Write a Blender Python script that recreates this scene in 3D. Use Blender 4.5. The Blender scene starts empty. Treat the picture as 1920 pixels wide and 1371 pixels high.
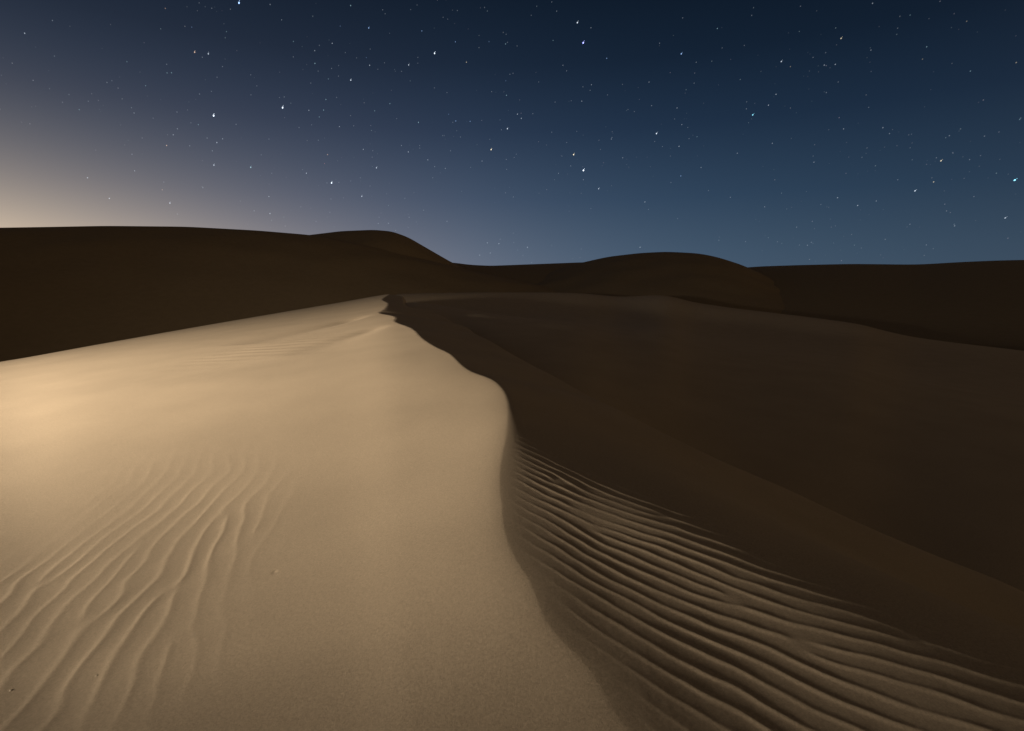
import bpy, math, random
import numpy as np
from mathutils import Vector, Matrix, Euler

# ------------------------------------------------------------------ camera, light, sky
S = bpy.context.scene
COL = S.collection
CAMZ = 1.7
cd = bpy.data.cameras.new("camera"); cam = bpy.data.objects.new("camera", cd); COL.objects.link(cam)
cam.location = (0, 0, CAMZ); cam.rotation_euler = (math.radians(90 - 9.7), 0, 0)
cd.sensor_width = 36; cd.lens = 18; cd.clip_start = 0.05; cd.clip_end = 20000
S.camera = cam
S.view_settings.view_transform = 'Standard'; S.view_settings.look = 'None'
S.view_settings.exposure = 0.0; S.view_settings.gamma = 1.0
S.cycles.max_bounces = 4; S.cycles.use_denoising = True
S.cycles.transparent_max_bounces = 16

# the light painter's lamp, on the sand far to the left and a little behind
LAMP_POS = Vector((-22, -3, 2.15)); LAMP_AIM = Vector((-11.8, 24, -0.5))
ld = bpy.data.lights.new("painting_lamp", 'SPOT'); lamp = bpy.data.objects.new("painting_lamp", ld); COL.objects.link(lamp)
ld.energy = 92000; ld.color = (1.0, 0.93, 0.80); ld.spot_size = math.radians(137); ld.spot_blend = 1.0
ld.shadow_soft_size = 0.6
lamp.location = LAMP_POS
lamp.rotation_euler = (LAMP_AIM - LAMP_POS).to_track_quat('-Z', 'Y').to_euler()

# night sky: deep blue airglow gradient with a town's warm glow low on the left
W = bpy.data.worlds.new("World"); S.world = W; W.use_nodes = True
nt = W.node_tree; nt.nodes.clear()
def N(t, **k):
    n = nt.nodes.new(t)
    for a, b in k.items(): setattr(n, a, b)
    return n
def M(op, a, b=None, c=None):
    n = N('ShaderNodeMath', operation=op)
    for i, v in enumerate((a, b, c)):
        if v is None: continue
        if isinstance(v, (int, float)): n.inputs[i].default_value = v
        else: nt.links.new(v, n.inputs[i])
    return n.outputs[0]
def scale_col(c, f):
    n = N('ShaderNodeVectorMath', operation='SCALE')
    if isinstance(c, tuple): n.inputs[0].default_value = c
    else: nt.links.new(c, n.inputs[0])
    if isinstance(f, (int, float)): n.inputs['Scale'].default_value = f
    else: nt.links.new(f, n.inputs['Scale'])
    return n.outputs[0]
def addv(a, b):
    n = N('ShaderNodeVectorMath', operation='ADD'); nt.links.new(a, n.inputs[0]); nt.links.new(b, n.inputs[1]); return n.outputs[0]
tc = N('ShaderNodeTexCoord'); sp = N('ShaderNodeSeparateXYZ'); nt.links.new(tc.outputs['Generated'], sp.inputs[0])
X, Y, Z = sp.outputs
el = M('ARCSINE', M('MINIMUM', M('MAXIMUM', Z, 0.0), 1.0))        # radians above the horizon
az = M('ARCTAN2', X, Y)                                            # 0 ahead, + to the right
r1 = N('ShaderNodeValToRGB'); cr = r1.color_ramp; cr.interpolation = 'EASE'
nt.links.new(M('DIVIDE', el, math.radians(90)), r1.inputs[0])
def setramp(cr, pts):
    while len(cr.elements) > 1: cr.elements.remove(cr.elements[-1])
    cr.elements[0].position = pts[0][0]; cr.elements[0].color = (*pts[0][1], 1)
    for p, c in pts[1:]:
        e = cr.elements.new(p); e.color = (*c, 1)
setramp(cr, [(0.0, (.068, .112, .172)), (.03, (.056, .099, .158)), (.09, (.031, .064, .116)), (.165, (.0145, .033, .068)),
             (.23, (.0075, .0180, .0385)), (.30, (.0040, .0100, .0215)), (.42, (.0028, .0066, .014)), (1.0, (.0025, .005, .010))])
cr.interpolation = 'LINEAR'
# the right-hand side of the sky is darker
dim = M('SUBTRACT', 1.06, M('MULTIPLY', M('SINE', M('MULTIPLY', az, 0.5)), 1.0))
dim = M('MINIMUM', M('MAXIMUM', dim, 0.35), 1.1)
base = scale_col(r1.outputs[0], dim)
def glow(col, az0, sa, he, pw):
    d = M('SUBTRACT', az, math.radians(az0))
    d = M('ABSOLUTE', d)
    d = M('MINIMUM', d, M('SUBTRACT', 2 * math.pi, d))
    g = M('EXPONENT', M('MULTIPLY', M('POWER', M('DIVIDE', d, math.radians(sa)), 2.0), -1.0))
    v = M('EXPONENT', M('MULTIPLY', M('POWER', M('DIVIDE', el, math.radians(he)), pw), -1.0))
    return scale_col(col, M('MULTIPLY', g, v))
tot = addv(base, glow((1.42, .99, .49), -66, 29, 6.0, 1.3))
tot = addv(tot, glow((.105, .068, .058), -24, 25, 8.5, 1.2))
tot = addv(tot, glow((.006, .006, .005), -70, 42, 24, 2.0))
tot = addv(tot, glow((.10, .068, .03), 180, 62, 40, 2.0))  # added unseen glow behind the camera, warms the shaded sand
tot = addv(tot, glow((.48, .335, .14), 93, 20, 46, 2.0))          # added unseen glow on the right that brightens the lee slope
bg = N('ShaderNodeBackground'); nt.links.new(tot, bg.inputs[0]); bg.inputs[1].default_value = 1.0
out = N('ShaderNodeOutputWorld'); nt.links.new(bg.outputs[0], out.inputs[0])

# ------------------------------------------------------------------ materials
def sand(name, col, grain=75.0, bump=0.0027, mottle=0.05):
    m = bpy.data.materials.new(name); m.use_nodes = True; t = m.node_tree; b = t.nodes['Principled BSDF']
    b.inputs['Roughness'].default_value = 0.95; b.inputs['Specular IOR Level'].default_value = 0.1
    g = t.nodes.new('ShaderNodeNewGeometry')
    n1 = t.nodes.new('ShaderNodeTexNoise'); n1.inputs['Scale'].default_value = grain; n1.inputs['Detail'].default_value = 6; n1.inputs['Roughness'].default_value = .95
    n2 = t.nodes.new('ShaderNodeTexNoise'); n2.inputs['Scale'].default_value = .7; n2.inputs['Detail'].default_value = 5
    for n in (n1, n2): t.links.new(g.outputs['Position'], n.inputs['Vector'])
    mx = t.nodes.new('ShaderNodeMixRGB'); mx.blend_type = 'MULTIPLY'; mx.inputs[0].default_value = 1
    r = t.nodes.new('ShaderNodeMapRange'); r.inputs[1].default_value = .25; r.inputs[2].default_value = .75
    r.inputs[3].default_value = .58; r.inputs[4].default_value = 1.42
    t.links.new(n1.outputs[0], r.inputs[0])
    r2 = t.nodes.new('ShaderNodeMapRange'); r2.inputs[1].default_value = .3; r2.inputs[2].default_value = .7
    r2.inputs[3].default_value = 1 - mottle; r2.inputs[4].default_value = 1 + mottle
    t.links.new(n2.outputs[0], r2.inputs[0])
    mu = t.nodes.new('ShaderNodeMath'); mu.operation = 'MULTIPLY'; t.links.new(r.outputs[0], mu.inputs[0]); t.links.new(r2.outputs[0], mu.inputs[1])
    mx.inputs[1].default_value = (*col, 1); t.links.new(mu.outputs[0], mx.inputs[2]); t.links.new(mx.outputs[0], b.inputs['Base Color'])
    bp = t.nodes.new('ShaderNodeBump'); bp.inputs['Strength'].default_value = 1; bp.inputs['Distance'].default_value = bump
    t.links.new(n1.outputs[0], bp.inputs['Height']); t.links.new(bp.outputs[0], b.inputs['Normal'])
    return m
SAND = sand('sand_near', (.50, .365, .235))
FARS = sand('sand_far_dimmed', (.27, .188, .108), grain=14.0, bump=0.004)  # same sand as the near dune, dimness of the far dunes put into the colour

# ------------------------------------------------------------------ terrain maths
rng = np.random.default_rng(7)
PERM = rng.permutation(512); GA = rng.uniform(0, 2 * np.pi, 512); GX, GY = np.cos(GA), np.sin(GA)
def noise(x, y):                                                   # gradient noise, about -0.7..0.7
    xi = np.floor(x).astype(int); yi = np.floor(y).astype(int); fx = x - xi; fy = y - yi
    def g(ix, iy, dx, dy):
        h = PERM[(PERM[ix & 511] + iy) & 511]; return GX[h] * dx + GY[h] * dy
    u = fx ** 3 * (fx * (fx * 6 - 15) + 10); v = fy ** 3 * (fy * (fy * 6 - 15) + 10)
    a = g(xi, yi, fx, fy) * (1 - u) + g(xi + 1, yi, fx - 1, fy) * u
    b = g(xi, yi + 1, fx, fy - 1) * (1 - u) + g(xi + 1, yi + 1, fx - 1, fy - 1) * u
    return a * (1 - v) + b * v
def sm(t): t = np.clip(t, 0, 1); return t * t * (3 - 2 * t)
def softplus(t, w): return w * np.logaddexp(0, t / w)
def smooth_tab(tab, width=1.1):
    a = np.array([p[0] for p in tab]); e = np.array([p[1] for p in tab])
    g = np.arange(a[0], a[-1], .1); v = np.interp(g, a, e)
    k = np.exp(-.5 * (np.arange(-150, 151) * .1 / width) ** 2); k /= k.sum()
    v = np.convolve(np.pad(v, 150, mode='edge'), k, 'valid')
    return g, v

# horizon line of the windward face as surveyed from the crest: (bearing, elevation) in degrees
SK = smooth_tab([(-180, -4.0), (-120, -5.0), (-90, -6.0), (-63.3, -6.9), (-55.4, -7.05), (-45.4, -6.61), (-37.0, -5.4), (-26.5, -3.81), (-18.3, -2.53),
      (-13.47, -1.66), (-8, -1.05), (-2, -.62), (6, -.35), (16, -.2), (37.4, -.2), (90, -.6), (180, -4.0)], 1.6)
DT = smooth_tab([(-180, 24), (-70, 26), (-45.4, 31), (-13.5, 54), (34, 76), (90, 76), (180, 24)], 6)
def z_windward(th, r):
    te = np.tan(np.radians(np.interp(np.degrees(th), SK[0], SK[1])))
    D = np.interp(np.degrees(th), DT[0], DT[1]); p = 4.0
    b = te + CAMZ / D * p / (p - 1); c = CAMZ / ((p - 1) * D ** p); R = 1.6 * D; rr = np.minimum(r, R)
    return b * rr - c * rr ** p + np.maximum(r - R, 0) * (b - p * c * R ** (p - 1))
CREST = [(-23, 66), (-17.5, 58), (-13.8, 51.5), (-11.14, 46.73), (-8.98, 35.37), (-6.95, 28.6), (-6.05, 24.1), (-5.83, 22.2), (-4.47, 19.3), (-4.02, 17.31), (-2.97, 14.9), (-2.28, 12.63), (-1.73, 11.08), (-1.25, 9.95), (-0.91, 8.78), (-0.67, 8.13), (-0.33, 7.54), (-0.16, 6.96), (-0.08, 6.39), (-0.05, 5.74), (-0.05, 5.21), (-0.07, 4.67), (-0.1, 4.12), (-0.09, 3.7), (-0.07, 3.43), (-0.05, 3.11), (0.02, 2.77), (0.1, 2.54), (0.16, 2.25), (0.24, 2.08), (0.33, 1.93), (0.38, 1.77), (0.43, 1.64), (.85, .9), (1.2, 0), (1.75, -2), (2.3, -6), (2.5, -20), (2.5, -90)]
def catmull(P, n=4):
    P = np.array(P, float); out = []
    for i in range(len(P) - 1):
        p0, p1, p2, p3 = P[max(i - 1, 0)], P[i], P[i + 1], P[min(i + 2, len(P) - 1)]
        for t in np.arange(n) / n:
            out.append(.5 * ((2 * p1) + (-p0 + p2) * t + (2 * p0 - 5 * p1 + 4 * p2 - p3) * t * t + (-p0 + 3 * p1 - 3 * p2 + p3) * t ** 3))
    out.append(P[-1]); return np.array(out)
CP = catmull(CREST, 3)
def crest(x, y):
    best = np.full(x.shape, 1e9); sd = np.zeros(x.shape); sy = np.zeros(x.shape)
    for a, b in zip(CP[:-1], CP[1:]):
        d = b - a; t = np.clip(((x - a[0]) * d[0] + (y - a[1]) * d[1]) / (d @ d), 0, 1)
        ex = x - a[0] - t * d[0]; ey = y - a[1] - t * d[1]; q = ex * ex + ey * ey
        m = q < best
        best = np.where(m, q, best); sd = np.where(m, np.sign(d[0] * (y - a[1]) - d[1] * (x - a[0])), sd); sy = np.where(m, a[1] + t * d[1], sy)
    return np.sqrt(best) * sd, sy
def seg_dip(x, y, a, b, w0, w1):                                   # shallow wind-scoured streak from a to b
    a = np.array(a); b = np.array(b); d = b - a; t = ((x - a[0]) * d[0] + (y - a[1]) * d[1]) / (d @ d)
    tt = np.clip(t, 0, 1); e2 = (x - a[0] - tt * d[0]) ** 2 + (y - a[1] - tt * d[1]) ** 2
    return np.exp(-e2 / (w0 + (w1 - w0) * tt) ** 2) * (1 - tt) ** .7 * sm(tt / .3 + .12)
def defects(x, y, pts, ang):
    v = 0
    for (px, py, s) in pts: v = v + s * np.arctan2(y - py, x - px + 1e-9)
    return v
RV = [(.55, 3.15, 1), (1.05, 3.4, -1), (1.5, 2.9, 1), (1.15, 2.45, -1), (2.0, 2.75, -1), (2.25, 2.35, 1), (.95, 3.95, 1), (1.75, 3.5, 1),
      (1.9, 2.2, -1), (2.6, 2.5, 1), (.35, 3.9, -1), (1.35, 2.1, 1), (2.5, 3.0, -1), (.6, 4.3, 1), (1.45, 3.9, -1)]
LV = [(-2.35, 3.2, 1), (-2.1, 3.9, -1), (-2.75, 3.0, -1), (-2.6, 4.3, 1), (-1.95, 2.7, 1), (-3.1, 3.9, 1), (-3.0, 2.6, -1), (-3.5, 3.5, -1)]
def core(x, y, pts):
    k = 1.0
    for (px, py, s) in pts: k = k * (1 - np.exp(-((x - px) ** 2 + (y - py) ** 2) / .07 ** 2))
    return k
def crestwave(ph, k=1.6, skew=-.45):
    ph = ph - skew * np.cos(ph)
    return np.exp(k * (np.cos(ph) - 1)) - .33
# bearing along which the lee slope is ripple-gentle before it steepens
LEE = smooth_tab([(-180, 5.4), (-2, 5.7), (20, 5.0), (31, 4.6), (40, 4.4), (50, 4.3), (90, 4.0), (180, 4.0)], 4)
def z_near(th, r, ripples=True):
    x = r * np.sin(th); y = r * np.cos(th)
    z = z_windward(th, r)
    z = z + .016 * noise(x * .33, y * .25) * sm((r - 2) / 6) * sm((40 - r) / 10)
    d, s = crest(x, y); s = np.clip(y, -30, 70); dd = np.maximum(d, 0)
    q = np.sqrt(x * x + np.maximum(y, 0) ** 2) - np.interp(np.degrees(th), LEE[0], LEE[1])
    ms = np.interp(s, [0, 6, 10, 15, 20, 50], [.33, .33, .31, .27, .25, .33])
    g = sm((q + 2.0) / 3.3)
    m = M_NEAR * (1 - g) + ms * g
    w = np.interp(s, [0, 2, 4, 6, 9, 20], [.60, .42, .16, .07, .06, .08])
    z = z - m * (dd - w * (1 - np.exp(-dd / w))) + .010 * (1 - g) * np.minimum(dd, 3) ** 2
    z = z - (1 - g) * .06 * .42 * (1 - np.exp(-(dd / .42) ** 1.6)) * sm((s + 1) / 2.5)      # the brink drops quickly, then the lee flattens
    z = z + .075 * softplus(-x - .3, .35) * np.exp(-(r / 2.7) ** 4)
    tilt = .27 * sm((s - .8) / 1.7) * sm((10 - s) / 6)
    z = z - .05 * sm((s - 1.0) / 1.4) * sm((6.5 - s) / 2.5) * (1 - np.exp(-(np.maximum(-d, 0) / .55) ** 1.5))
    z = z - tilt * (1 - np.exp(-(np.maximum(-d, 0) / 1.1) ** 1.3))                            # the flank lifts towards the crest
    z = z - .06 * np.exp(-((d + .0) / .55) ** 2) * 0
    # scoured streaks leading to the notches of the far crest
    if True:
        z = z - .13 * seg_dip(x, y, (-6.1, 22.0), (-8.4, 15.8), .3, 1.1) * sm((.15 - d) / .5)
        z = z - .06 * seg_dip(x, y, (-4.1, 16.6), (-5.3, 12.2), .25, .8) * sm((.15 - d) / .5)
    if ripples:
        z = z + (.0003 * noise(x * 14, y * 14) + .00018 * noise(x * 37, y * 37)) * sm((9 - r) / 4) * sm((x + y * 0 + 1.2) / 1.5 + .35)
        # lee ripples
        gx = -1.2 * x + .19 * np.clip(x, -1, 2.3) ** 2 + .87 * np.maximum(x - 2.3, 0)
        c = y - gx
        ph = 2 * np.pi * c / .138 + 2.6 * noise(x * .8 + 3, y * .8) + 1.5 * noise(x * 2.6, y * 2.6 + 9) + .8 * noise(x * 6, y * 6 + 9) + defects(x, y, RV, 0)
        env = sm(d / .5) * sm((.35 - q) / 2.3) * sm((9 - r) / 3) * (.8 + .9 * noise(x * 1.3 + 20, y * 1.3) + .5 * noise(x * 4 + 20, y * 4))
        env = env * sm((y + 3) / 3) * core(x, y, RV)
        z = z + A_LEE * np.maximum(env, 0) * crestwave(ph)
        # windward ripples
        xx = x + 2.4; yy = y - 3.1
        c = xx * .921 + yy * .39 -.085 * np.clip(yy, -2.5, 2.2) ** 2
        ph = 2 * np.pi * c / .165 + 2.6 * noise(x * .9 + 50, y * .6) + 1.6 * noise(x * 2.2 + 5, y * 1.6) + 1.9 * noise(x * 5 + 5, y * 2.5) + 1.0 * defects(x, y, LV, 0)
        env = np.exp(-(np.maximum(0, np.abs(c + .42) - .48) / .5) ** 2) * sm((y - 1.2 - .45 * np.clip(x + 2.6, -2, 2)) / 1.4) * sm((6.6 - y) / 3.4)
        env = env * (.7 + .9 * noise(x * 1.1 + 31, y * .8 + 4)) * core(x, y, LV)
        z = z + A_WIND * np.maximum(env, 0) * crestwave(ph, 1.2, -.35)
        # a faint band of tiny ripples high on the windward face
        e = np.exp(-((x + 6.7 - .35 * (y - 14)) / 1.6) ** 2 - ((y - 14.2) / 2.2) ** 2)
        z = z + .0025 * e * np.sin(2 * np.pi * (x * .3 + y * .95) / .5 + 2 * noise(x, y))
        # the small pit beside the ripples
        z = z - .0035 * np.exp(-((x + 1.66) ** 2 + (y - 3.28) ** 2) / .018 ** 2)
    return z
M_NEAR, A_LEE, A_WIND = .036, .0044, .0040

def march(bear, elev, zf, lo=1.0, hi=120):                          # where a sight line meets the sand
    rs = np.geomspace(lo, hi, 3000); th = np.full_like(rs, math.radians(bear))
    f = CAMZ + math.tan(math.radians(elev)) * rs - zf(th, rs)
    k = int(np.argmax(f < 0)); k = k if f[k] < 0 else len(rs) - 1
    return rs[k]
FOOT = [(-10.57, -3.08), (-7.69, -3.98), (-4.78, -5.78), (0.0, -8.48), (8.5, -12.81), (16.25, -16.16), (22.5, -18.48), (29.81, -20.35),
        (35.49, -22.08), (39.8, -23.0), (43.78, -23.7), (48.1, -24.3)]
_a = np.linspace(-10.57, 48.1, 60); _e = smooth_tab(FOOT + [(60, -26)], 1.2); FA = _a; FE = np.interp(_a, *_e)
FR = np.array([march(a, e, lambda t, r: z_near(t, r, False)) for a, e in zip(FA, FE)])
FRS = smooth_tab(list(zip(FA, FR)) + [(62, FR[-1] * .9), (80, FR[-1] * .9)], 1.3)
def z_near_full(th, r):
    z = z_near(th, r)
    rf = np.interp(np.degrees(th), FRS[0], FRS[1])
    on = sm((np.degrees(th) + 12) / 4)
    return z - on * np.interp(np.degrees(th), [10, 24, 36, 46], [.75, .6, .3, .2]) * softplus(r - rf - .10, np.interp(np.degrees(th), [0, 20, 34, 46], [.05, .08, .2, .3]))

# ------------------------------------------------------------------ mesh builders
def structure(o, label=None):
    o['kind'] = 'structure'
    if label: o['label'] = label
    return o
def polar_mesh(name, ths, rs, zf, mat, wrap=False):
    TH, R = np.meshgrid(ths, rs, indexing='ij')
    Zv = zf(TH, R); co = np.stack([R * np.sin(TH), R * np.cos(TH), Zv], -1).reshape(-1, 3).astype(np.float32)
    n, m = TH.shape
    i = np.arange(n if wrap else n - 1)[:, None]; j = np.arange(m - 1)[None, :]; i2 = (i + 1) % n
    f = np.stack([i * m + j + 0 * i2, i * m + j + 1 + 0 * i2, i2 * m + j + 1, i2 * m + j], -1).reshape(-1, 4)
    # clockwise bearing -> flip so normals point up
    f = f[:, ::-1]
    me = bpy.data.meshes.new(name); me.vertices.add(len(co)); me.vertices.foreach_set('co', co.ravel())
    me.loops.add(f.size); me.loops.foreach_set('vertex_index', f.ravel().astype(np.int32))
    me.polygons.add(len(f)); me.polygons.foreach_set('loop_start', np.arange(0, f.size, 4, dtype=np.int32))
    try: me.polygons.foreach_set('loop_total', np.full(len(f), 4, dtype=np.int32))
    except Exception: pass
    me.update(calc_edges=True); me.validate()
    me.polygons.foreach_set('use_smooth', np.ones(len(me.polygons), dtype=bool))
    if me.polygons[0].normal.z < 0: me.flip_normals()
    me.materials.append(mat)
    o = bpy.data.objects.new(name, me); COL.objects.link(o); return o

# ------------------------------------------------------------------ the near dune
a_f = np.radians(np.linspace(-50, 50, 1150)); a_b = np.radians(np.linspace(50, 310, 200)[1:-1])
ths = np.concatenate([a_f, a_b]); ths = np.where(ths > math.pi, ths - 2 * math.pi, ths)
rs = np.concatenate([[0.001, .15, .3, .5, .7, .9, 1.1], np.geomspace(1.3, 80, 1500)])
near = polar_mesh('sand_dune', ths, rs, z_near_full, SAND, wrap=True)
structure(near, 'pale lamplit dune in the foreground with a winding sharp crest and wind ripples')

# ------------------------------------------------------------------ dunes round about
def ridge(name, label, sil, r_b, r_s, base, width=.8, n=420, mat=None, back=60, te_b=None, power=2.0, rough=0.0, seed=0, hollow=0.0):
    """A dune whose skyline is the table sil (bearing, elevation); r_b is its foot, r_s its crest distance."""
    ga, ge = smooth_tab(sil, width)
    def f(TH, R):
        dg = np.degrees(TH); te = np.tan(np.radians(np.interp(dg, ga, ge)))
        rb = np.interp(dg, *r_b) if isinstance(r_b, tuple) else r_b
        r2 = np.interp(dg, *r_s) if isinstance(r_s, tuple) else r_s
        zb = base if not callable(base) else base(dg, rb)
        e_b = (zb - CAMZ) / rb
        t = np.log(R / rb) / np.log(r2 / rb) if hollow else (R - rb) / (r2 - rb)
        up = te - (te - e_b) * np.maximum(1 - t, 0) ** power - hollow * np.sin(np.pi * np.clip(t, 0, 1) ** 1.6) ** 2
        dn = te - .10 * np.maximum(t - 1, 0) ** 2
        z = CAMZ + R * np.where(t < 1, up, dn)
        zneg = zb + (R - rb) * .5                                  # below its foot it plunges under the neighbouring sand
        z = np.where(t < 0, np.minimum(z, zneg), z)
        if rough: z = z + rough * noise(R * np.sin(TH) * .06 + seed, R * np.cos(TH) * .06) * sm(t * 2) * sm((1 - t) * 3)
        return z
    a = np.radians(np.linspace(sil[0][0], sil[-1][0], n))
    rmin = (min(r_b[1]) if isinstance(r_b, tuple) else r_b) * .75; rmax = (max(r_s[1]) if isinstance(r_s, tuple) else r_s) + back
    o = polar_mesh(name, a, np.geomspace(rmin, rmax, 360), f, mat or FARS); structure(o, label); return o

# valley side beyond the lee slope
print('foot', [(round(a), round(r, 1)) for a, r in zip(FA[::6], FR[::6])])
r_start = np.where(FA < 8, FR * np.interp(FA, [-10.6, -4, 8], [1.0, 1.02, 1.08]), 0)
_r8 = float(np.interp(8, FA, FR)) * 1.08
r_start = np.where(FA >= 8, np.interp(FA, [8, 16, 30, 48], [_r8, _r8 - .7, _r8 - 1.9, _r8 - 3.0]), r_start)
r_start = smooth_tab(list(zip(FA, r_start)) + [(90, _r8 - 2.4)], 2.5)
e_start = smooth_tab(list(zip(FA, FE - 1.5 * np.clip((FA + 9) / 10, 0, 1))) + [(90, -33)], 2.5)
def base_valley(dg, rb):
    return -rb * .4 * np.clip((-13.2 - dg) / 2, 0, 1) + CAMZ + rb * np.tan(np.radians(np.interp(dg, *e_start)))
BODY = [(-22, -14), (-18.33, -12), (-15.03, -5), (-13.9, -2.0), (-12.9, -1.68), (-3.54, -1.585), (4.72, -1.58), (7.81, -1.66), (9.6, -1.82), (10.8, -1.98), (12.25, -2.0), (14, -1.9),
        (16.34, -1.77), (18.14, -2.14), (18.85, -2.44), (23.18, -3.04), (29.45, -3.66), (34.32, -4.2), (35.86, -4.66), (38.06, -5.13),
        (40.76, -5.39), (45.27, -5.69), (52.67, -6.08), (65.33, -5.48), (100, -5)]
ridge('sand_dune', 'dark dune face rising behind the hollow on the right', BODY, r_start, (np.linspace(-12, 45, 30), 100 + 26 * sm((np.linspace(-12, 45, 30) + 12) / 20) - 41 * sm((np.linspace(-12, 45, 30) - 10) / 35)), base_valley, .8, 900, SAND, power=3.5, rough=.12, hollow=.05)
A = [(-110, .3), (-74.2, .9), (-65.5, 1.9), (-55.9, 2.9), (-44.12, 3.86), (-37.5, 4.42), (-31.64, 4.67), (-25.89, 4.58), (-20.79, 4.30), (-14.78, 3.3), (-9, 1.9), (-6.0, 1.1), (2.34, -.6), (8.18, -1.8), (20, -4)]
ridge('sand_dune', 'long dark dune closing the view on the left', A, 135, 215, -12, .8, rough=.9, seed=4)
B = [(-44.58, 0.06), (-29.68, 2.57), (-25.02, 3.65), (-20.79, 4.34), (-17.93, 4.77), (-14.73, 4.98), (-12.82, 4.86), (-11.18, 4.30), (-9.24, 3.19), (-6.7, 1.74), (-3.52, 0.2), (2.36, -1.5), (10, -3)]
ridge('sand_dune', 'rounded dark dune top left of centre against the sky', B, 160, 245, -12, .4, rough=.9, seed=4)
Cc = [(-25.28, -1), (-14.9, .9), (-6.7, 1.70), (-4.68, 1.43), (-2.34, 1.32), (0.0, 1.41), (7.56, 1.68), (13.77, 1.6), (20.72, .9), (29.0, -.5), (37.37, -2)]
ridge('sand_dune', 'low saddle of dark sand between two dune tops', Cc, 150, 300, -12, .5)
Dd = [(-9.36, -2.6), (2.35, 0.3), (7.57, 1.64), (10.4, 2.26), (13.74, 2.62), (16.45, 2.72), (19.62, 2.51), (21.44, 2.11), (23.83, 1.29), (26.23, 0.13), (29.58, -1.55), (31.88, -2.76), (35.29, -3.9), (45.28, -7)]
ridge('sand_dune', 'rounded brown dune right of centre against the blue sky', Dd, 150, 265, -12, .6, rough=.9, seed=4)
Ee = [(8.21, -1.07), (19.2, 0.6), (25.2, 1.13), (28.9, 1.23), (33.19, 1.28), (37.85, 1.14), (40.63, 1.31), (42.89, 1.39), (44.42, 1.4), (53.8, 1.34), (68.88, 0.9), (110, .6)]
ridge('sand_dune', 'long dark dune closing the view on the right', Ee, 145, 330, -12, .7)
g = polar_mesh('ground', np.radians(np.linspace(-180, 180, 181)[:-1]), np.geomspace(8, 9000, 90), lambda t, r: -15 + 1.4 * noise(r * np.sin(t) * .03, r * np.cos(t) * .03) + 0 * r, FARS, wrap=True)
structure(g, 'dark desert floor running out to the horizon')

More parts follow.
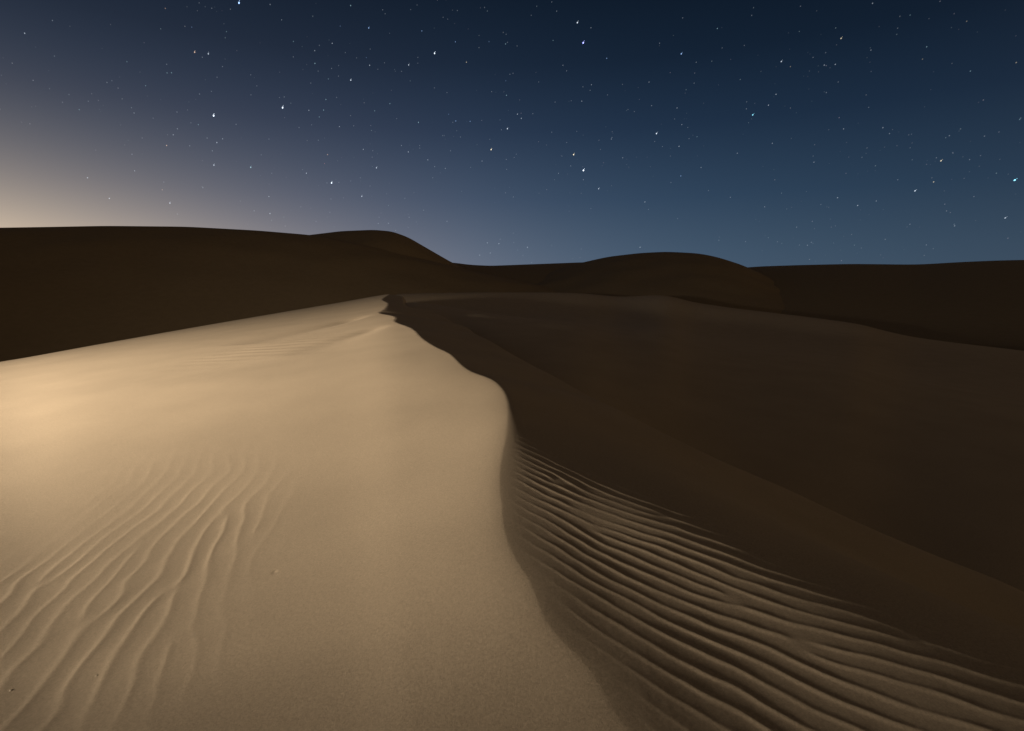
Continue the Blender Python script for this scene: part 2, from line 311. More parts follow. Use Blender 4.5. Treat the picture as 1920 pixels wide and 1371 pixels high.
STAR_GAIN = .75
STARS = [   # bearing deg, elevation deg, magnitude, tint, label
(7.57,11.07,0.8,'w',"brightest star of all, white, low over the pale middle"),
(-28.62,14.41,1.0,'w',"brilliant white star high over the long left dune"),
(-22.71,15.78,1.1,'w',"brilliant white star high above the left slope of the rounded hump"),
(7.26,22.36,1.1,'v',"bright violet blue star near the top, right of centre"),
(-25.76,23.35,1.2,'b',"bright blue star cut close to the top edge, left of centre"),
(-18.62,9.42,1.2,'w',"brilliant white star close above the left end of the rounded hump"),
(-7.91,21.49,1.4,'w',"bright white star alone in the upper middle of the sky"),
(43.17,7.48,1.4,'t',"big turquoise star at the right edge of the sky"),
(6.51,12.61,1.7,'y',"warm yellow star just above left of the brightest star"),
(14.88,14.20,1.8,'w',"bright white star high above the top of the brown dune"),
(-2.21,13.16,1.8,'y',"yellow white star above the left end of the sand saddle"),
(6.63,23.97,1.9,'w',"white star near the top edge straight above the violet blue star"),
(23.76,15.06,1.9,'t',"turquoise star in open sky above the right end of the brown dune"),
(-16.26,18.71,2.2,'w',"bright white star in the upper left middle, right of the slope of blue"),
(-0.48,15.12,2.2,'w',"white star at the centre of the sky, left of a faint pair"),
(16.90,20.78,2.2,'b',"blue star in the upper sky high above the brown dune"),
(37.04,7.32,2.2,'w',"bright star in the middle of three slanting over the right dune"),
(-14.14,11.08,2.4,'w',"clear white star, second one upper right of the white star low above the hump"),
(38.51,9.52,2.4,'y',"golden star, upper right of three slanting over the right dune"),
(-29.65,19.14,2.5,'o',"orange star, left one of a close pair in the upper left"),
(-28.59,19.20,2.5,'w',"white star, right one of a close pair in the upper left"),
(25.85,19.06,2.5,'w',"white star in the dark upper right, left of a slanting pair"),
(-28.97,10.25,2.5,'w',"white star over the left dune, lower of the stars in line with the brilliant one"),
(-25.90,10.34,2.5,'c',"bluish green star low over where the left dune meets the hump"),
(-15.73,8.27,2.5,'w',"white star low above the rounded hump, right of the brilliant one"),
(9.21,9.23,2.5,'w',"clear white star lower right of the brightest star of all"),
(-14.31,23.04,2.6,'b',"blue star high in the sky, left of the upper middle"),
(-10.54,20.40,2.6,'w',"clear white star, second one lower left of the bright white upper middle star"),
(30.45,19.99,2.6,'y',"yellow star high in the dark upper right sky"),
(-32.74,6.66,2.6,'w',"clear white star in the warm glow low over the left dune"),
(42.97,4.68,2.6,'w',"pale star low at the far right under the big turquoise star"),
(-20.95,10.18,2.7,'w',"clear white star, second one left of the brilliant star close above the hump"),
(-24.53,6.22,2.7,'w',"small clear star nearly touching the skyline left of the hump"),
(-14.38,20.09,2.8,'w',"clear white star, nearest one upper right of the white star between the hump and top"),
(-5.88,15.75,2.8,'b',"clear blue star, second one upper left of the yellow star above the saddle"),
(0.57,16.45,2.8,'w',"clear white star, second one upper right of the white star at the sky's centre"),
(0.98,16.07,2.8,'w',"clear white star, nearest one upper right of the white star at the sky's centre"),
(-28.56,12.20,2.8,'w',"clear white star, second one above the lower white star over the left dune"),
(-32.52,11.49,2.8,'o',"orange star in the greyish glow above the left dune"),
(-37.08,6.70,2.8,'w',"white star in the warm glow, left of the lowest glow star"),
(-10.86,12.72,2.8,'w',"clear white star, third one upper right of the white star low above the hump"),
(-1.43,3.69,2.8,'w',"upper right star of the little kite low over the saddle"),
(17.46,10.14,2.8,'b',"clear blue star, second one upper right of the clear star over the brown dune"),
(13.72,3.21,2.8,'w',"white star almost resting on the top of the brown dune"),
(1.69,3.30,2.8,'w',"clear white star, second one right of the kite's upper right star"),
(38.21,7.91,2.8,'y',"clear yellowish star upper right of the middle star of the slanting three"),
(33.03,6.43,2.8,'w',"small white star low over the right dune, left of the slanting three"),
(-4.69,20.88,2.9,'y',"clear yellowish star, nearest one right of the bright white upper middle star"),
(-9.73,15.49,2.9,'c',"clear bluish star, third one below the bright white upper middle star"),
(9.66,20.99,2.9,'b',"clear blue star, nearest one lower right of the violet blue star near the top"),
(25.06,15.71,2.9,'w',"clear white star, nearest one upper right of the turquoise star in open sky"),
(-38.36,8.22,2.9,'w',"clear white star upper left of the left star in the warm glow"),
(-15.37,12.73,2.9,'w',"clear white star upper right of the brilliant star close above the hump"),
(17.14,12.90,2.9,'w',"clear white star, second one lower right of the white star above the brown dune"),
(14.02,7.78,2.9,'w',"clear white star low above the top of the brown dune"),
(-41.00,17.99,3.0,'w',"lone pale star in the upper left corner of the sky"),
(-15.93,24.55,3.0,'c',"clear bluish star upper left of the blue star high left of middle"),
(-9.13,23.20,3.0,'b',"clear blue star upper left of the bright white upper middle star"),
(-5.78,22.50,3.0,'b',"clear blue star, nearest one upper right of the bright white upper middle star"),
(-17.83,21.50,3.0,'w',"clear white star lower left of the blue star high left of middle"),
(-19.53,19.74,3.0,'c',"clear bluish star, third one upper left of the white star between the hump and top"),
(-20.35,15.80,3.0,'w',"clear white star, nearest one right of the brilliant star high above the hump"),
(-4.39,15.75,3.0,'b',"clear blue star, nearest one upper left of the yellow star above the saddle"),
(-17.57,14.63,3.0,'w',"clear white star, second one below the white star between the hump and top"),
(7.24,17.48,3.0,'w',"clear white star, third one above the yellow star beside the brightest"),
(30.20,18.14,3.0,'w',"clear white star, nearest one below the yellow star upper right"),
(25.63,16.52,3.0,'w',"clear white star, second one upper right of the turquoise star in open sky"),
(-18.85,12.03,3.0,'o',"clear orange star, second one above the brilliant star close above the hump"),
(-8.87,12.04,3.0,'w',"clear white star, seventh one left of the yellow star above the saddle"),
(-24.51,7.80,3.0,'w',"clear white star above the star close above the left skyline"),
(-2.69,3.77,3.0,'w',"clear white star left of the kite's upper right star"),
(-3.53,2.46,3.0,'w',"clear white star, second one lower left of the kite's upper right star"),
(31.42,7.22,3.0,'w',"clear white star, nearest one left of the low white star over the right dune"),
(-0.58,18.12,3.1,'c',"small bluish star, nearest one above the white star at the sky's centre"),
(-18.71,16.87,3.1,'c',"small bluish star, second one lower left of the white star between the hump and top"),
(-18.98,15.95,3.1,'c',"small bluish star, third one lower left of the white star between the hump and top"),
(29.35,18.23,3.1,'w',"small white star, second one lower left of the yellow star upper right"),
(-2.38,2.69,3.1,'w',"small white star, nearest one lower left of the kite's upper right star"),
(-31.93,12.43,3.2,'w',"small white star, nearest one upper right of the orange star above the left dune"),
(-0.66,22.43,3.2,'c',"small bluish star, third one right of the bright white upper middle star"),
(-19.48,20.75,3.2,'w',"small white star, fourth one upper left of the white star between the hump and top"),
(-12.54,17.00,3.2,'c',"small bluish star, second one lower right of the white star between the hump and top"),
(20.09,22.36,3.2,'c',"small bluish star upper right of the blue star high above the brown dune"),
(8.19,18.86,3.2,'w',"small white star, nearest one below the violet blue star near the top"),
(16.76,16.32,3.2,'w',"small white star, second one upper right of the white star above the brown dune"),
(17.30,14.83,3.2,'w',"small white star, nearest one right of the white star above the brown dune"),
(32.51,21.98,3.2,'w',"small white star upper right of the yellow star upper right"),
(34.25,12.67,3.2,'w',"small white star, third one upper left of the golden star over the right dune"),
(-28.06,12.57,3.2,'w',"small white star, second one below the brilliant star over the left dune"),
(-3.18,12.05,3.2,'w',"small white star, nearest one lower left of the yellow star above the saddle"),
(10.37,13.94,3.2,'w',"small white star right of the yellow star beside the brightest"),
(25.65,12.45,3.2,'w',"small white star lower right of the turquoise star in open sky"),
(13.93,18.74,3.3,'w',"small white star lower left of the blue star high above the brown dune"),
(31.34,12.98,3.3,'w',"small white star, second one above the low white star over the right dune"),
(-35.07,9.14,3.3,'w',"small white star upper right of the left star in the warm glow"),
(-7.07,11.27,3.3,'w',"small white star, fourth one left of the yellow star above the saddle"),
(-7.01,5.98,3.3,'w',"small white star upper left of the kite's upper right star"),
(-13.16,5.67,3.3,'w',"small white star, third one lower right of the white star low above the hump"),
(4.93,10.83,3.3,'w',"small white star lower left of the yellow star beside the brightest"),
(7.59,10.16,3.3,'w',"small white star below the brightest star of all"),
(11.59,12.14,3.3,'w',"small white star right of the brightest star of all"),
(22.63,11.86,3.3,'w',"small white star, nearest one below the turquoise star in open sky"),
(19.36,10.81,3.3,'w',"small white star, third one lower right of the white star above the brown dune"),
(29.26,10.47,3.3,'w',"small white star upper left of the low white star over the right dune"),
(39.96,4.26,3.3,'w',"small white star left of the low star at the far right"),
(-31.58,17.28,3.4,'c',"small bluish star, second one lower left of the orange star of the upper left pair"),
(-29.91,13.51,3.4,'c',"small bluish star lower left of the brilliant star over the left dune"),
(-31.57,12.96,3.4,'w',"small white star, second one upper right of the orange star above the left dune"),
(-23.16,23.67,3.4,'w',"small white star, nearest one right of the bright blue star at the top edge"),
(-19.42,15.32,3.4,'c',"small bluish star, second one right of the brilliant star high above the hump"),
(-14.08,16.27,3.4,'c',"small bluish star, nearest one lower right of the white star between the hump and top"),
(8.00,23.51,3.4,'w',"small white star right of the white star above the violet one"),
(5.24,20.61,3.4,'w',"small white star, nearest one lower left of the violet blue star near the top"),
(14.28,16.71,3.4,'w',"small white star above the white star above the brown dune"),
(36.60,18.14,3.4,'c',"small bluish star, fourth one right of the yellow star upper right"),
(42.22,15.80,3.4,'y',"small yellowish star, second one above the big turquoise star by the edge"),
(-33.21,7.75,3.4,'o',"small orange star upper left of the clear star in the warm glow"),
(-30.03,8.21,3.4,'w',"small white star lower left of the lower white star over the left dune"),
(-25.91,6.40,3.4,'w',"small white star left of the star close above the left skyline"),
(-11.54,13.30,3.4,'w',"small white star, fourth one upper right of the white star low above the hump"),
(-8.18,11.42,3.4,'w',"small white star, sixth one left of the yellow star above the saddle"),
(-11.00,6.33,3.4,'w',"small white star, fourth one lower right of the white star low above the hump"),
(-14.20,5.63,3.4,'w',"small white star, second one lower right of the white star low above the hump"),
(6.23,11.53,3.4,'w',"small white star below the yellow star beside the brightest"),
(22.28,7.86,3.4,'w',"small white star, second one below the turquoise star in open sky"),
(25.43,6.80,3.4,'w',"small white star, third one below the turquoise star in open sky"),
(34.38,6.71,3.4,'w',"small white star right of the low white star over the right dune"),
(29.37,3.07,3.4,'w',"small white star, second one lower left of the low white star over the right dune"),
(-31.54,21.85,3.5,'o',"small orange star upper left of the orange star of the upper left pair"),
(-31.91,17.21,3.5,'c',"small bluish star, third one lower left of the orange star of the upper left pair"),
(-34.63,13.74,3.5,'w',"small white star, second one upper left of the orange star above the left dune"),
(4.53,24.92,3.5,'w',"small white star, nearest one upper left of the white star above the violet one"),
(2.18,16.48,3.5,'w',"small white star, third one upper right of the white star at the sky's centre"),
(18.81,13.64,3.5,'c',"small bluish star, fourth one right of the white star above the brown dune"),
(10.43,14.08,3.5,'w',"small white star upper right of the yellow star beside the brightest"),
(32.76,18.71,3.5,'w',"small white star, nearest one right of the yellow star upper right"),
(39.59,15.83,3.5,'c',"small bluish star, second one above the golden star over the right dune"),
(34.77,12.14,3.5,'w',"small white star, second one upper left of the golden star over the right dune"),
(38.83,11.37,3.5,'w',"small white star, nearest one above the golden star over the right dune"),
(-29.31,12.49,3.5,'w',"small white star, nearest one below the brilliant star over the left dune"),
(-28.99,11.46,3.5,'w',"small white star, nearest one above the lower white star over the left dune"),
(-0.61,12.22,3.5,'w',"small white star, nearest one lower right of the yellow star above the saddle"),
(0.14,8.52,3.5,'w',"small white star, second one above the kite's upper right star"),
(-33.58,15.97,3.6,'c',"small bluish star, fourth one lower left of the orange star of the upper left pair"),
(-26.84,13.92,3.6,'w',"small white star right of the brilliant star over the left dune"),
(-22.26,22.70,3.6,'w',"small white star, second one right of the bright blue star at the top edge"),
(-2.35,22.60,3.6,'b',"small blue star, second one right of the bright white upper middle star"),
(-21.35,21.22,3.6,'c',"small bluish star lower right of the bright blue star at the top edge"),
(-18.37,18.61,3.6,'c',"small bluish star, second one left of the white star between the hump and top"),
(-22.50,16.69,3.6,'w',"small white star, second one above the brilliant star high above the hump"),
(-6.61,16.34,3.6,'b',"small blue star, fourth one upper left of the yellow star above the saddle"),
(-1.12,15.02,3.6,'w',"small white star left of the white star at the sky's centre"),
(-0.22,19.93,3.6,'w',"small white star, third one above the white star at the sky's centre"),
(4.20,22.66,3.6,'c',"small bluish star lower left of the white star above the violet one"),
(5.63,20.13,3.6,'w',"small white star, second one lower left of the violet blue star near the top"),
(14.79,21.82,3.6,'w',"small white star upper left of the blue star high above the brown dune"),
(18.34,19.96,3.6,'w',"small white star, nearest one lower right of the blue star high above the brown dune"),
(7.33,18.72,3.6,'w',"small white star, second one below the violet blue star near the top"),
(8.07,18.39,3.6,'w',"small white star, third one below the violet blue star near the top"),
(18.25,18.28,3.6,'w',"small white star, second one lower right of the blue star high above the brown dune"),
(4.49,17.47,3.6,'w',"small white star, fourth one upper right of the white star at the sky's centre"),
(23.16,15.63,3.6,'w',"small white star, nearest one upper left of the turquoise star in open sky"),
(4.18,14.76,3.6,'w',"small white star, second one upper left of the yellow star beside the brightest"),
(26.64,18.55,3.6,'y',"small yellowish star, nearest one lower right of the white star in the dark upper right"),
(29.72,16.08,3.6,'w',"small white star, second one lower right of the white star in the dark upper right"),
(42.91,11.84,3.6,'c',"small bluish star, nearest one above the big turquoise star by the edge"),
(-30.75,11.68,3.6,'w',"small white star right of the orange star above the left dune"),
(-35.12,10.46,3.6,'w',"small white star left of the orange star above the left dune"),
(-6.48,12.97,3.6,'w',"small white star, second one left of the yellow star above the saddle"),
(-19.06,9.39,3.6,'w',"small white star, nearest one left of the brilliant star close above the hump"),
(-9.47,7.08,3.6,'w',"small white star, second one right of the white star low above the hump"),
(-1.29,4.15,3.6,'w',"small white star, nearest one above the kite's upper right star"),
(5.77,13.78,3.6,'w',"small white star, nearest one upper left of the yellow star beside the brightest"),
(0.22,12.41,3.6,'w',"small white star, nearest one right of the yellow star above the saddle"),
(28.33,4.78,3.6,'w',"small white star, third one left of the low white star over the right dune"),
(29.67,3.33,3.6,'w',"small white star, nearest one lower left of the low white star over the right dune"),
(-29.58,15.99,3.7,'w',"small white star upper left of the brilliant star over the left dune"),
(-38.31,13.37,3.7,'c',"small bluish star above the left star in the warm glow"),
(-31.47,14.30,3.7,'w',"small white star above the orange star above the left dune"),
(-21.45,20.02,3.7,'w',"small white star, third one above the brilliant star high above the hump"),
(-18.01,19.50,3.7,'w',"small white star, second one upper left of the white star between the hump and top"),
(-16.19,14.80,3.7,'w',"small white star, nearest one below the white star between the hump and top"),
(-21.35,14.23,3.7,'w',"small white star, nearest one lower right of the brilliant star high above the hump"),
(-0.64,19.38,3.7,'b',"small blue star, second one above the white star at the sky's centre"),
(4.02,25.62,3.7,'w',"small white star, second one upper left of the white star above the violet one"),
(16.86,23.54,3.7,'w',"small white star above the blue star high above the brown dune"),
(23.04,22.91,3.7,'w',"small white star, second one upper left of the white star in the dark upper right"),
(0.11,20.02,3.7,'w',"small white star, fourth one above the white star at the sky's centre"),
(41.01,10.99,3.7,'w',"small white star, second one upper right of the golden star over the right dune"),
(-32.26,5.74,3.7,'w',"small white star lower right of the clear star in the warm glow"),
(-14.43,12.66,3.7,'w',"small white star, second one above the white star low above the hump"),
(-9.67,13.37,3.7,'w',"small white star, ninth one left of the yellow star above the saddle"),
(-9.67,13.12,3.7,'w',"small white star, eighth one left of the yellow star above the saddle"),
(-7.27,14.37,3.7,'w',"small white star, fifth one left of the yellow star above the saddle"),
(-5.43,14.29,3.7,'w',"small white star, nearest one left of the yellow star above the saddle"),
(-0.57,11.27,3.7,'w',"small white star, second one lower right of the yellow star above the saddle"),
(-19.19,11.18,3.7,'r',"small reddish star, nearest one above the brilliant star close above the hump"),
(-8.40,10.33,3.7,'w',"small white star, third one lower left of the yellow star above the saddle"),
(14.74,13.49,3.7,'w',"small white star below the white star above the brown dune"),
(18.06,13.53,3.7,'w',"small white star, third one right of the white star above the brown dune"),
(16.53,9.57,3.7,'w',"small white star, nearest one upper right of the clear star over the brown dune"),
(21.48,3.77,3.7,'w',"small white star, nearest one right of the star resting on the brown dune"),
(38.18,9.79,3.7,'w',"small white star, nearest one upper left of the golden star over the right dune"),
(40.31,9.37,3.7,'w',"small white star right of the golden star over the right dune"),
(35.74,8.34,3.7,'w',"small white star upper left of the middle star of the slanting three"),
(36.98,4.58,3.7,'w',"small white star, nearest one below the middle star of the slanting three"),
(38.28,2.79,3.7,'w',"small white star, second one below the middle star of the slanting three"),
(-27.99,22.57,3.8,'w',"faint white star, nearest one left of the bright blue star at the top edge"),
(-29.69,20.93,3.8,'b',"faint blue star above the orange star of the upper left pair"),
(-26.98,21.10,3.8,'c',"faint bluish star upper right of the white star of the upper left pair"),
(-34.71,17.50,3.8,'c',"faint bluish star left of the orange star of the upper left pair"),
(-31.87,17.85,3.8,'w',"faint white star, nearest one lower left of the orange star of the upper left pair"),
(-27.55,18.41,3.8,'w',"faint white star lower right of the white star of the upper left pair"),
(-28.06,17.52,3.8,'w',"faint white star below the white star of the upper left pair"),
(-25.38,16.51,3.8,'w',"faint white star left of the brilliant star high above the hump"),
(-12.90,24.53,3.8,'w',"faint white star, second one upper right of the blue star high left of middle"),
(-17.00,22.91,3.8,'b',"faint blue star left of the blue star high left of middle"),
(-0.46,22.56,3.8,'w',"faint white star, fourth one left of the white star above the violet one"),
(-2.78,25.24,3.8,'w',"faint white star, third one upper right of the bright white upper middle star"),
(-19.03,21.21,3.8,'w',"faint white star, fifth one upper left of the white star between the hump and top"),
(-9.60,21.07,3.8,'w',"faint white star left of the bright white upper middle star"),
(-11.27,19.82,3.8,'w',"faint white star, third one lower left of the bright white upper middle star"),
(-17.40,18.94,3.8,'w',"faint white star, nearest one left of the white star between the hump and top"),
(-20.02,18.10,3.8,'w',"faint white star upper right of the brilliant star high above the hump"),
(-8.01,18.60,3.8,'w',"faint white star, nearest one below the bright white upper middle star"),
(-6.73,18.24,3.8,'w',"faint white star, second one below the bright white upper middle star"),
(-17.69,17.14,3.8,'w',"faint white star, nearest one lower left of the white star between the hump and top"),
(-6.19,15.62,3.8,'w',"faint white star, third one upper left of the yellow star above the saddle"),
(0.52,22.27,3.8,'w',"faint white star, second one left of the white star above the violet one"),
(2.77,19.26,3.8,'w',"faint white star, fifth one upper right of the white star at the sky's centre"),
(9.84,17.91,3.8,'w',"faint white star, second one lower right of the violet blue star near the top"),
(23.14,16.21,3.8,'w',"faint white star, second one upper left of the turquoise star in open sky"),
(16.58,15.38,3.8,'w',"faint white star, nearest one upper right of the white star above the brown dune"),
(28.41,18.96,3.8,'w',"faint white star right of the white star in the dark upper right"),
(36.42,17.33,3.8,'y',"faint yellowish star, third one right of the yellow star upper right"),
(38.94,19.28,3.8,'y',"faint yellowish star, fifth one right of the yellow star upper right"),
(-24.12,12.96,3.8,'w',"faint white star upper right of the greenish star left of the hump"),
(-19.64,13.26,3.8,'w',"faint white star, third one above the brilliant star close above the hump"),
(-4.39,11.43,3.8,'w',"faint white star, second one lower left of the yellow star above the saddle"),
(-14.86,9.31,3.8,'w',"faint white star, nearest one upper right of the white star low above the hump"),
(-18.77,7.88,3.8,'w',"faint white star below the brilliant star close above the hump"),
(-11.36,8.23,3.8,'w',"faint white star, nearest one right of the white star low above the hump"),
(-14.09,6.26,3.8,'w',"faint white star, nearest one lower right of the white star low above the hump"),
(0.46,12.73,3.8,'w',"faint white star, second one right of the yellow star above the saddle"),
(5.29,12.49,3.8,'w',"faint white star left of the yellow star beside the brightest"),
(15.52,12.98,3.8,'w',"faint white star, nearest one lower right of the white star above the brown dune"),
(20.20,8.61,3.8,'w',"faint white star right of the clear star over the brown dune"),
(14.41,7.02,3.8,'w',"faint white star, nearest one lower right of the clear star over the brown dune"),
(17.37,6.02,3.8,'w',"faint white star, second one lower right of the clear star over the brown dune"),
(23.96,3.57,3.8,'w',"faint white star, second one right of the star resting on the brown dune"),
(2.16,1.67,3.8,'w',"faint white star, second one lower right of the kite's upper right star"),
(-28.62,16.34,3.9,'w',"faint white star above the brilliant star over the left dune"),
(-34.77,14.12,3.9,'w',"faint white star, third one upper left of the orange star above the left dune"),
(-25.27,18.11,3.9,'w',"faint white star, second one upper left of the brilliant star high above the hump"),
(-12.68,24.26,3.9,'w',"faint white star, nearest one upper right of the blue star high left of middle"),
(-0.60,23.20,3.9,'w',"faint white star, third one left of the white star above the violet one"),
(-5.53,24.93,3.9,'w',"faint white star, second one upper right of the bright white upper middle star"),
(-6.97,24.36,3.9,'w',"faint white star, second one above the bright white upper middle star"),
(-19.28,19.15,3.9,'w',"faint white star, third one left of the white star between the hump and top"),
(-16.65,20.90,3.9,'w',"faint white star, second one above the white star between the hump and top"),
(-14.26,21.40,3.9,'w',"faint white star below the blue star high left of middle"),
(-14.67,20.69,3.9,'b',"faint blue star, second one upper right of the white star between the hump and top"),
(-12.93,20.41,3.9,'w',"faint white star, third one upper right of the white star between the hump and top"),
(-13.60,19.83,3.9,'w',"faint white star right of the white star between the hump and top"),
(-22.92,16.59,3.9,'w',"faint white star, nearest one above the brilliant star high above the hump"),
(-11.92,15.72,3.9,'w',"faint white star, third one lower right of the white star between the hump and top"),
(-20.18,14.56,3.9,'w',"faint white star, second one lower right of the brilliant star high above the hump"),
(-24.82,17.30,3.9,'w',"faint white star, nearest one upper left of the brilliant star high above the hump"),
(1.95,24.66,3.9,'w',"faint white star, nearest one left of the white star above the violet one"),
(20.63,20.82,3.9,'w',"faint white star right of the blue star high above the brown dune"),
(22.58,20.75,3.9,'w',"faint white star, nearest one upper left of the white star in the dark upper right"),
(6.15,17.55,3.9,'w',"faint white star, second one above the yellow star beside the brightest"),
(6.79,14.77,3.9,'w',"faint white star, nearest one above the yellow star beside the brightest"),
(17.88,14.53,3.9,'w',"faint white star, second one right of the white star above the brown dune"),
(29.37,19.15,3.9,'w',"faint white star, nearest one lower left of the yellow star upper right"),
(35.23,20.58,3.9,'c',"faint bluish star, second one right of the yellow star upper right"),
(30.56,16.76,3.9,'w',"faint white star, second one below the yellow star upper right"),
(33.05,14.42,3.9,'w',"faint white star, third one below the yellow star upper right"),
(-33.03,8.42,3.9,'w',"faint white star above the clear star in the warm glow"),
(-7.12,14.37,3.9,'w',"faint white star, third one left of the yellow star above the saddle"),
(-15.80,10.04,3.9,'w',"faint white star, nearest one above the white star low above the hump"),
(-16.76,9.70,3.9,'w',"faint white star upper left of the white star low above the hump"),
(7.52,3.10,3.9,'w',"faint white star left of the star resting on the brown dune"),
(1.20,2.44,3.9,'w',"faint white star, nearest one lower right of the kite's upper right star"),
(0.19,3.80,3.9,'w',"faint white star, nearest one right of the kite's upper right star"),
(32.96,10.48,3.9,'w',"faint white star, nearest one above the low white star over the right dune"),
(39.19,10.05,3.9,'w',"faint white star, nearest one upper right of the golden star over the right dune"),
(30.15,6.72,3.9,'w',"faint white star, second one left of the low white star over the right dune"),
(28.69,3.11,3.9,'w',"faint white star, third one lower left of the low white star over the right dune"),
(-28.94,22.76,4.0,'w',"faint white star, second one left of the bright blue star at the top edge"),
(-35.90,15.91,4.0,'w',"faint white star, fourth one upper left of the orange star above the left dune"),
(-37.65,14.10,4.0,'w',"faint white star, fifth one upper left of the orange star above the left dune"),
(-33.30,13.55,4.0,'w',"faint white star, nearest one upper left of the orange star above the left dune"),
(-30.48,13.58,4.0,'w',"faint white star left of the brilliant star over the left dune"),
(-9.53,25.14,4.0,'w',"faint white star, third one above the bright white upper middle star"),
(-10.17,24.76,4.0,'w',"faint white star, third one upper right of the blue star high left of middle"),
(-6.51,24.24,4.0,'w',"faint white star, nearest one above the bright white upper middle star"),
(-15.61,20.58,4.0,'w',"faint white star, nearest one above the white star between the hump and top"),
(-9.62,20.59,4.0,'w',"faint white star, nearest one lower left of the bright white upper middle star"),
(-17.34,19.80,4.0,'w',"faint white star, nearest one upper left of the white star between the hump and top"),
]
# ------------------------------------------------------------------ stars: glowing shapes very far off, stretched along the exposure trail
def star_mat(name, use_obj=True):
    m = bpy.data.materials.new(name); m.use_nodes = True; t = m.node_tree; t.nodes.clear()
    em = t.nodes.new('ShaderNodeEmission'); tr = t.nodes.new('ShaderNodeBsdfTransparent'); ad = t.nodes.new('ShaderNodeAddShader'); o = t.nodes.new('ShaderNodeOutputMaterial')
    if use_obj:
        oi = t.nodes.new('ShaderNodeObjectInfo'); t.links.new(oi.outputs['Color'], em.inputs[0]); 
    else:
        at = t.nodes.new('ShaderNodeAttribute'); at.attribute_name = 'glow'; t.links.new(at.outputs['Color'], em.inputs[0])
    em.inputs[1].default_value = 1.0
    t.links.new(em.outputs[0], ad.inputs[0]); t.links.new(tr.outputs[0], ad.inputs[1]); t.links.new(ad.outputs[0], o.inputs[0])
    m.cycles.emission_sampling = 'NONE'
    return m
SM = star_mat('starlight'); FMAT = star_mat('faint_starlight', False)
def ico(sub, parts):
    import bmesh
    bm = bmesh.new()
    for (cx, cy, sx, sy) in parts:
        r = bmesh.ops.create_icosphere(bm, subdivisions=sub, radius=1.0)
        for v in r['verts']: v.co = Vector((v.co.x * sx + cx, v.co.y * sy + cy, v.co.z * sx))
    me = bpy.data.meshes.new('star'); bm.to_mesh(me); bm.free(); me.materials.append(SM); return me
ME_BIG = ico(2, [(0, 0, 1, 1.45), (.25, 3.0, .36, .42)])            # a bright star with the blob of its exposure trail modelled in
ME_SMALL = ico(1, [(0, 0, 1, 1.35)])
RS = 4000.0
TINT = {'w': (.82, .93, 1.06), 'b': (.45, .72, 1.25), 'c': (.62, 1, 1.12), 'o': (1.25, .85, .6), 'y': (1.15, 1, .68), 'r': (1.2, .5, .45), 'v': (.55, .6, 1.5), 't': (.35, 1.0, 1.25)}
def sky_frame(az, el):
    a, e = math.radians(az), math.radians(el)
    d = Vector((math.sin(a) * math.cos(e), math.cos(a) * math.cos(e), math.sin(e)))
    right = d.cross(Vector((0, 0, 1))).normalized(); up = right.cross(d).normalized()
    roll = math.radians(min(max((az + 40) / 80, 0), 1) * 36 + 6)      # the way the exposure trails run round the pole
    y = (up * math.cos(roll) + right * math.sin(roll)); xx = y.cross(-d)
    return d, Matrix((xx, y, -d)).transposed()
for az, el, mag, tint, label in STARS:
    big = mag <= 2.65
    o = bpy.data.objects.new('star', ME_BIG if big else ME_SMALL); COL.objects.link(o)
    d, rot = sky_frame(az, el)
    o.location = Vector((0, 0, CAMZ)) + d * RS
    sz = float(np.interp(mag, [.8, 1.5, 2.5, 3.2, 4.4], [1.0, .86, .74, .68, .64])) * RS / 1000
    I = STAR_GAIN * float(np.interp(mag, [.8, 1.2, 2, 2.6, 3, 3.5, 4, 4.4], [1.6, 1.2, .62, .36, .22, .115, .065, .045]))
    o.rotation_euler = rot.to_euler(); o.scale = (sz, sz, sz)
    t = TINT[tint]; o.color = (I * t[0], I * t[1], I * t[2], 1)
    o['label'] = label; o['category'] = 'star'; o['group'] = 'stars in the night sky'
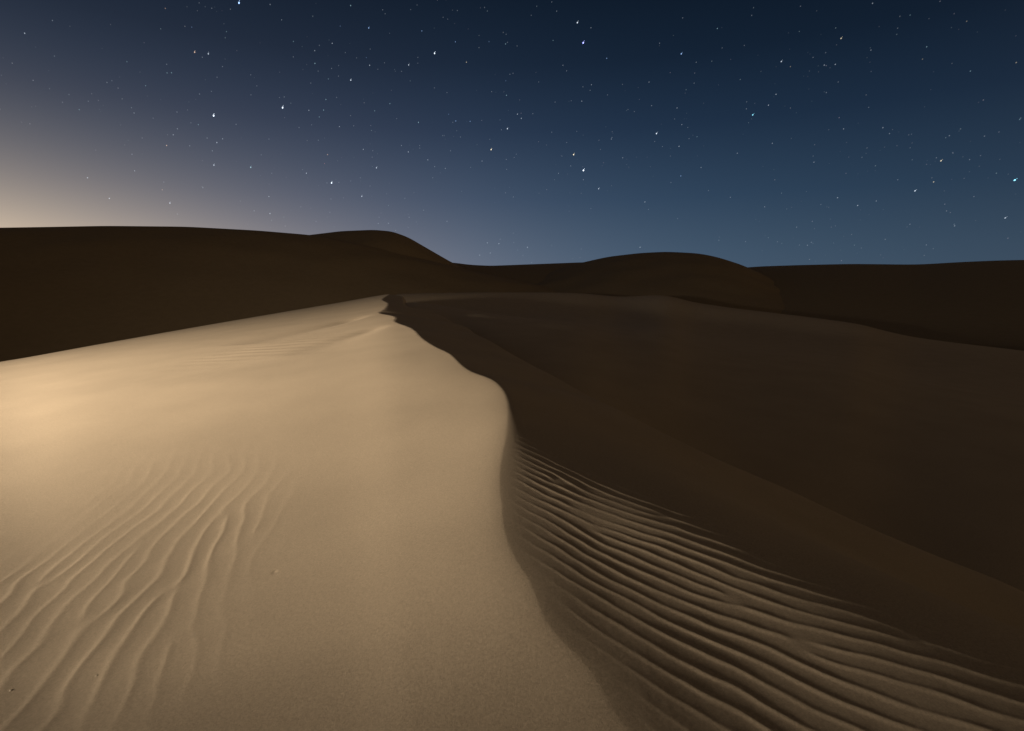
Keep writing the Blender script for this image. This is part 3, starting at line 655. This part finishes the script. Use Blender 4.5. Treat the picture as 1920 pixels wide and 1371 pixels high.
# the countless faint ones
rnd = np.random.default_rng(3); n = 12000
V = []; Fc = []; Cc_ = []
for i in range(n):
    zc = rnd.uniform(.01, 1.0); az = rnd.uniform(-180, 180); el = math.degrees(math.asin(zc))
    if noise(np.array([az * .05]), np.array([el * .08]))[0] + .35 < rnd.uniform(0, .8): continue
    d, rot = sky_frame(az, el); c = Vector((0, 0, CAMZ)) + d * (RS + 40); s = 2.9
    k = len(V); X_, Y_ = rot.col[0] * s, rot.col[1] * s * 1.3; Z_ = d * s
    V += [c + X_, c + Y_, c - X_, c - Y_, c + Z_, c - Z_]
    for a_, b_ in ((0, 1), (1, 2), (2, 3), (3, 0)): Fc += [(k + a_, k + b_, k + 4), (k + b_, k + a_, k + 5)]
    g_ = STAR_GAIN * .085 * rnd.power(.5) + .010; tt = (rnd.uniform(.7, 1), rnd.uniform(.85, 1), 1.0)
    Cc_ += [(g_ * tt[0], g_ * tt[1], g_ * tt[2], 1)] * 6
me = bpy.data.meshes.new('faint_stars'); me.from_pydata([tuple(v) for v in V], [], Fc)
ca = me.color_attributes.new('glow', 'FLOAT_COLOR', 'POINT'); ca.data.foreach_set('color', np.array(Cc_, dtype=np.float32).ravel())
me.materials.append(FMAT); o = bpy.data.objects.new('faint_stars', me); COL.objects.link(o)
o['kind'] = 'stuff'; o['label'] = 'countless faint stars scattered over the whole night sky'; o['category'] = 'stars'

# ------------------------------------------------------------------ lens-dust specks modelled as solid grains on the sand, lower left
def speck(az, el, rad, label, seed):
    r = march(az, el, z_near, .8, 8); a = math.radians(az)
    import bmesh
    bm = bmesh.new(); bmesh.ops.create_icosphere(bm, subdivisions=3, radius=1)
    P = np.array([v.co[:] for v in bm.verts]); k = 1 + .35 * noise(P[:, 0] * 1.3 + seed, P[:, 1] * 1.3 + P[:, 2])
    for v, q in zip(bm.verts, k): v.co = Vector((v.co.x * 1.15 * q, v.co.y * q, v.co.z * .55 * q)) * rad
    me = bpy.data.meshes.new('speck'); bm.to_mesh(me); bm.free()
    for p in me.polygons: p.use_smooth = True
    me.materials.append(SPECK); o = bpy.data.objects.new('speck', me); COL.objects.link(o)
    zz = float(z_near(np.array([a]), np.array([r]))[0])
    o.location = (r * math.sin(a), r * math.cos(a), zz - rad * .28); o['label'] = label; o['category'] = 'speck'; o['group'] = 'pale lens specks on the sand'
SPECK = sand('pale_speck', (.56, .44, .31), grain=300, bump=.0003)
speck(-48.09, -31.12, 0.0085, 'round pale lens pebble at the far lower left between two ripples', 1)
speck(-42.52, -32.56, 0.0075, 'small pale lens pebble on smooth sand right of the leftmost pebble', 2)
speck(-41.89, -30.37, 0.005, 'tiniest dull lens pebble just above the other two pale pebbles', 5)
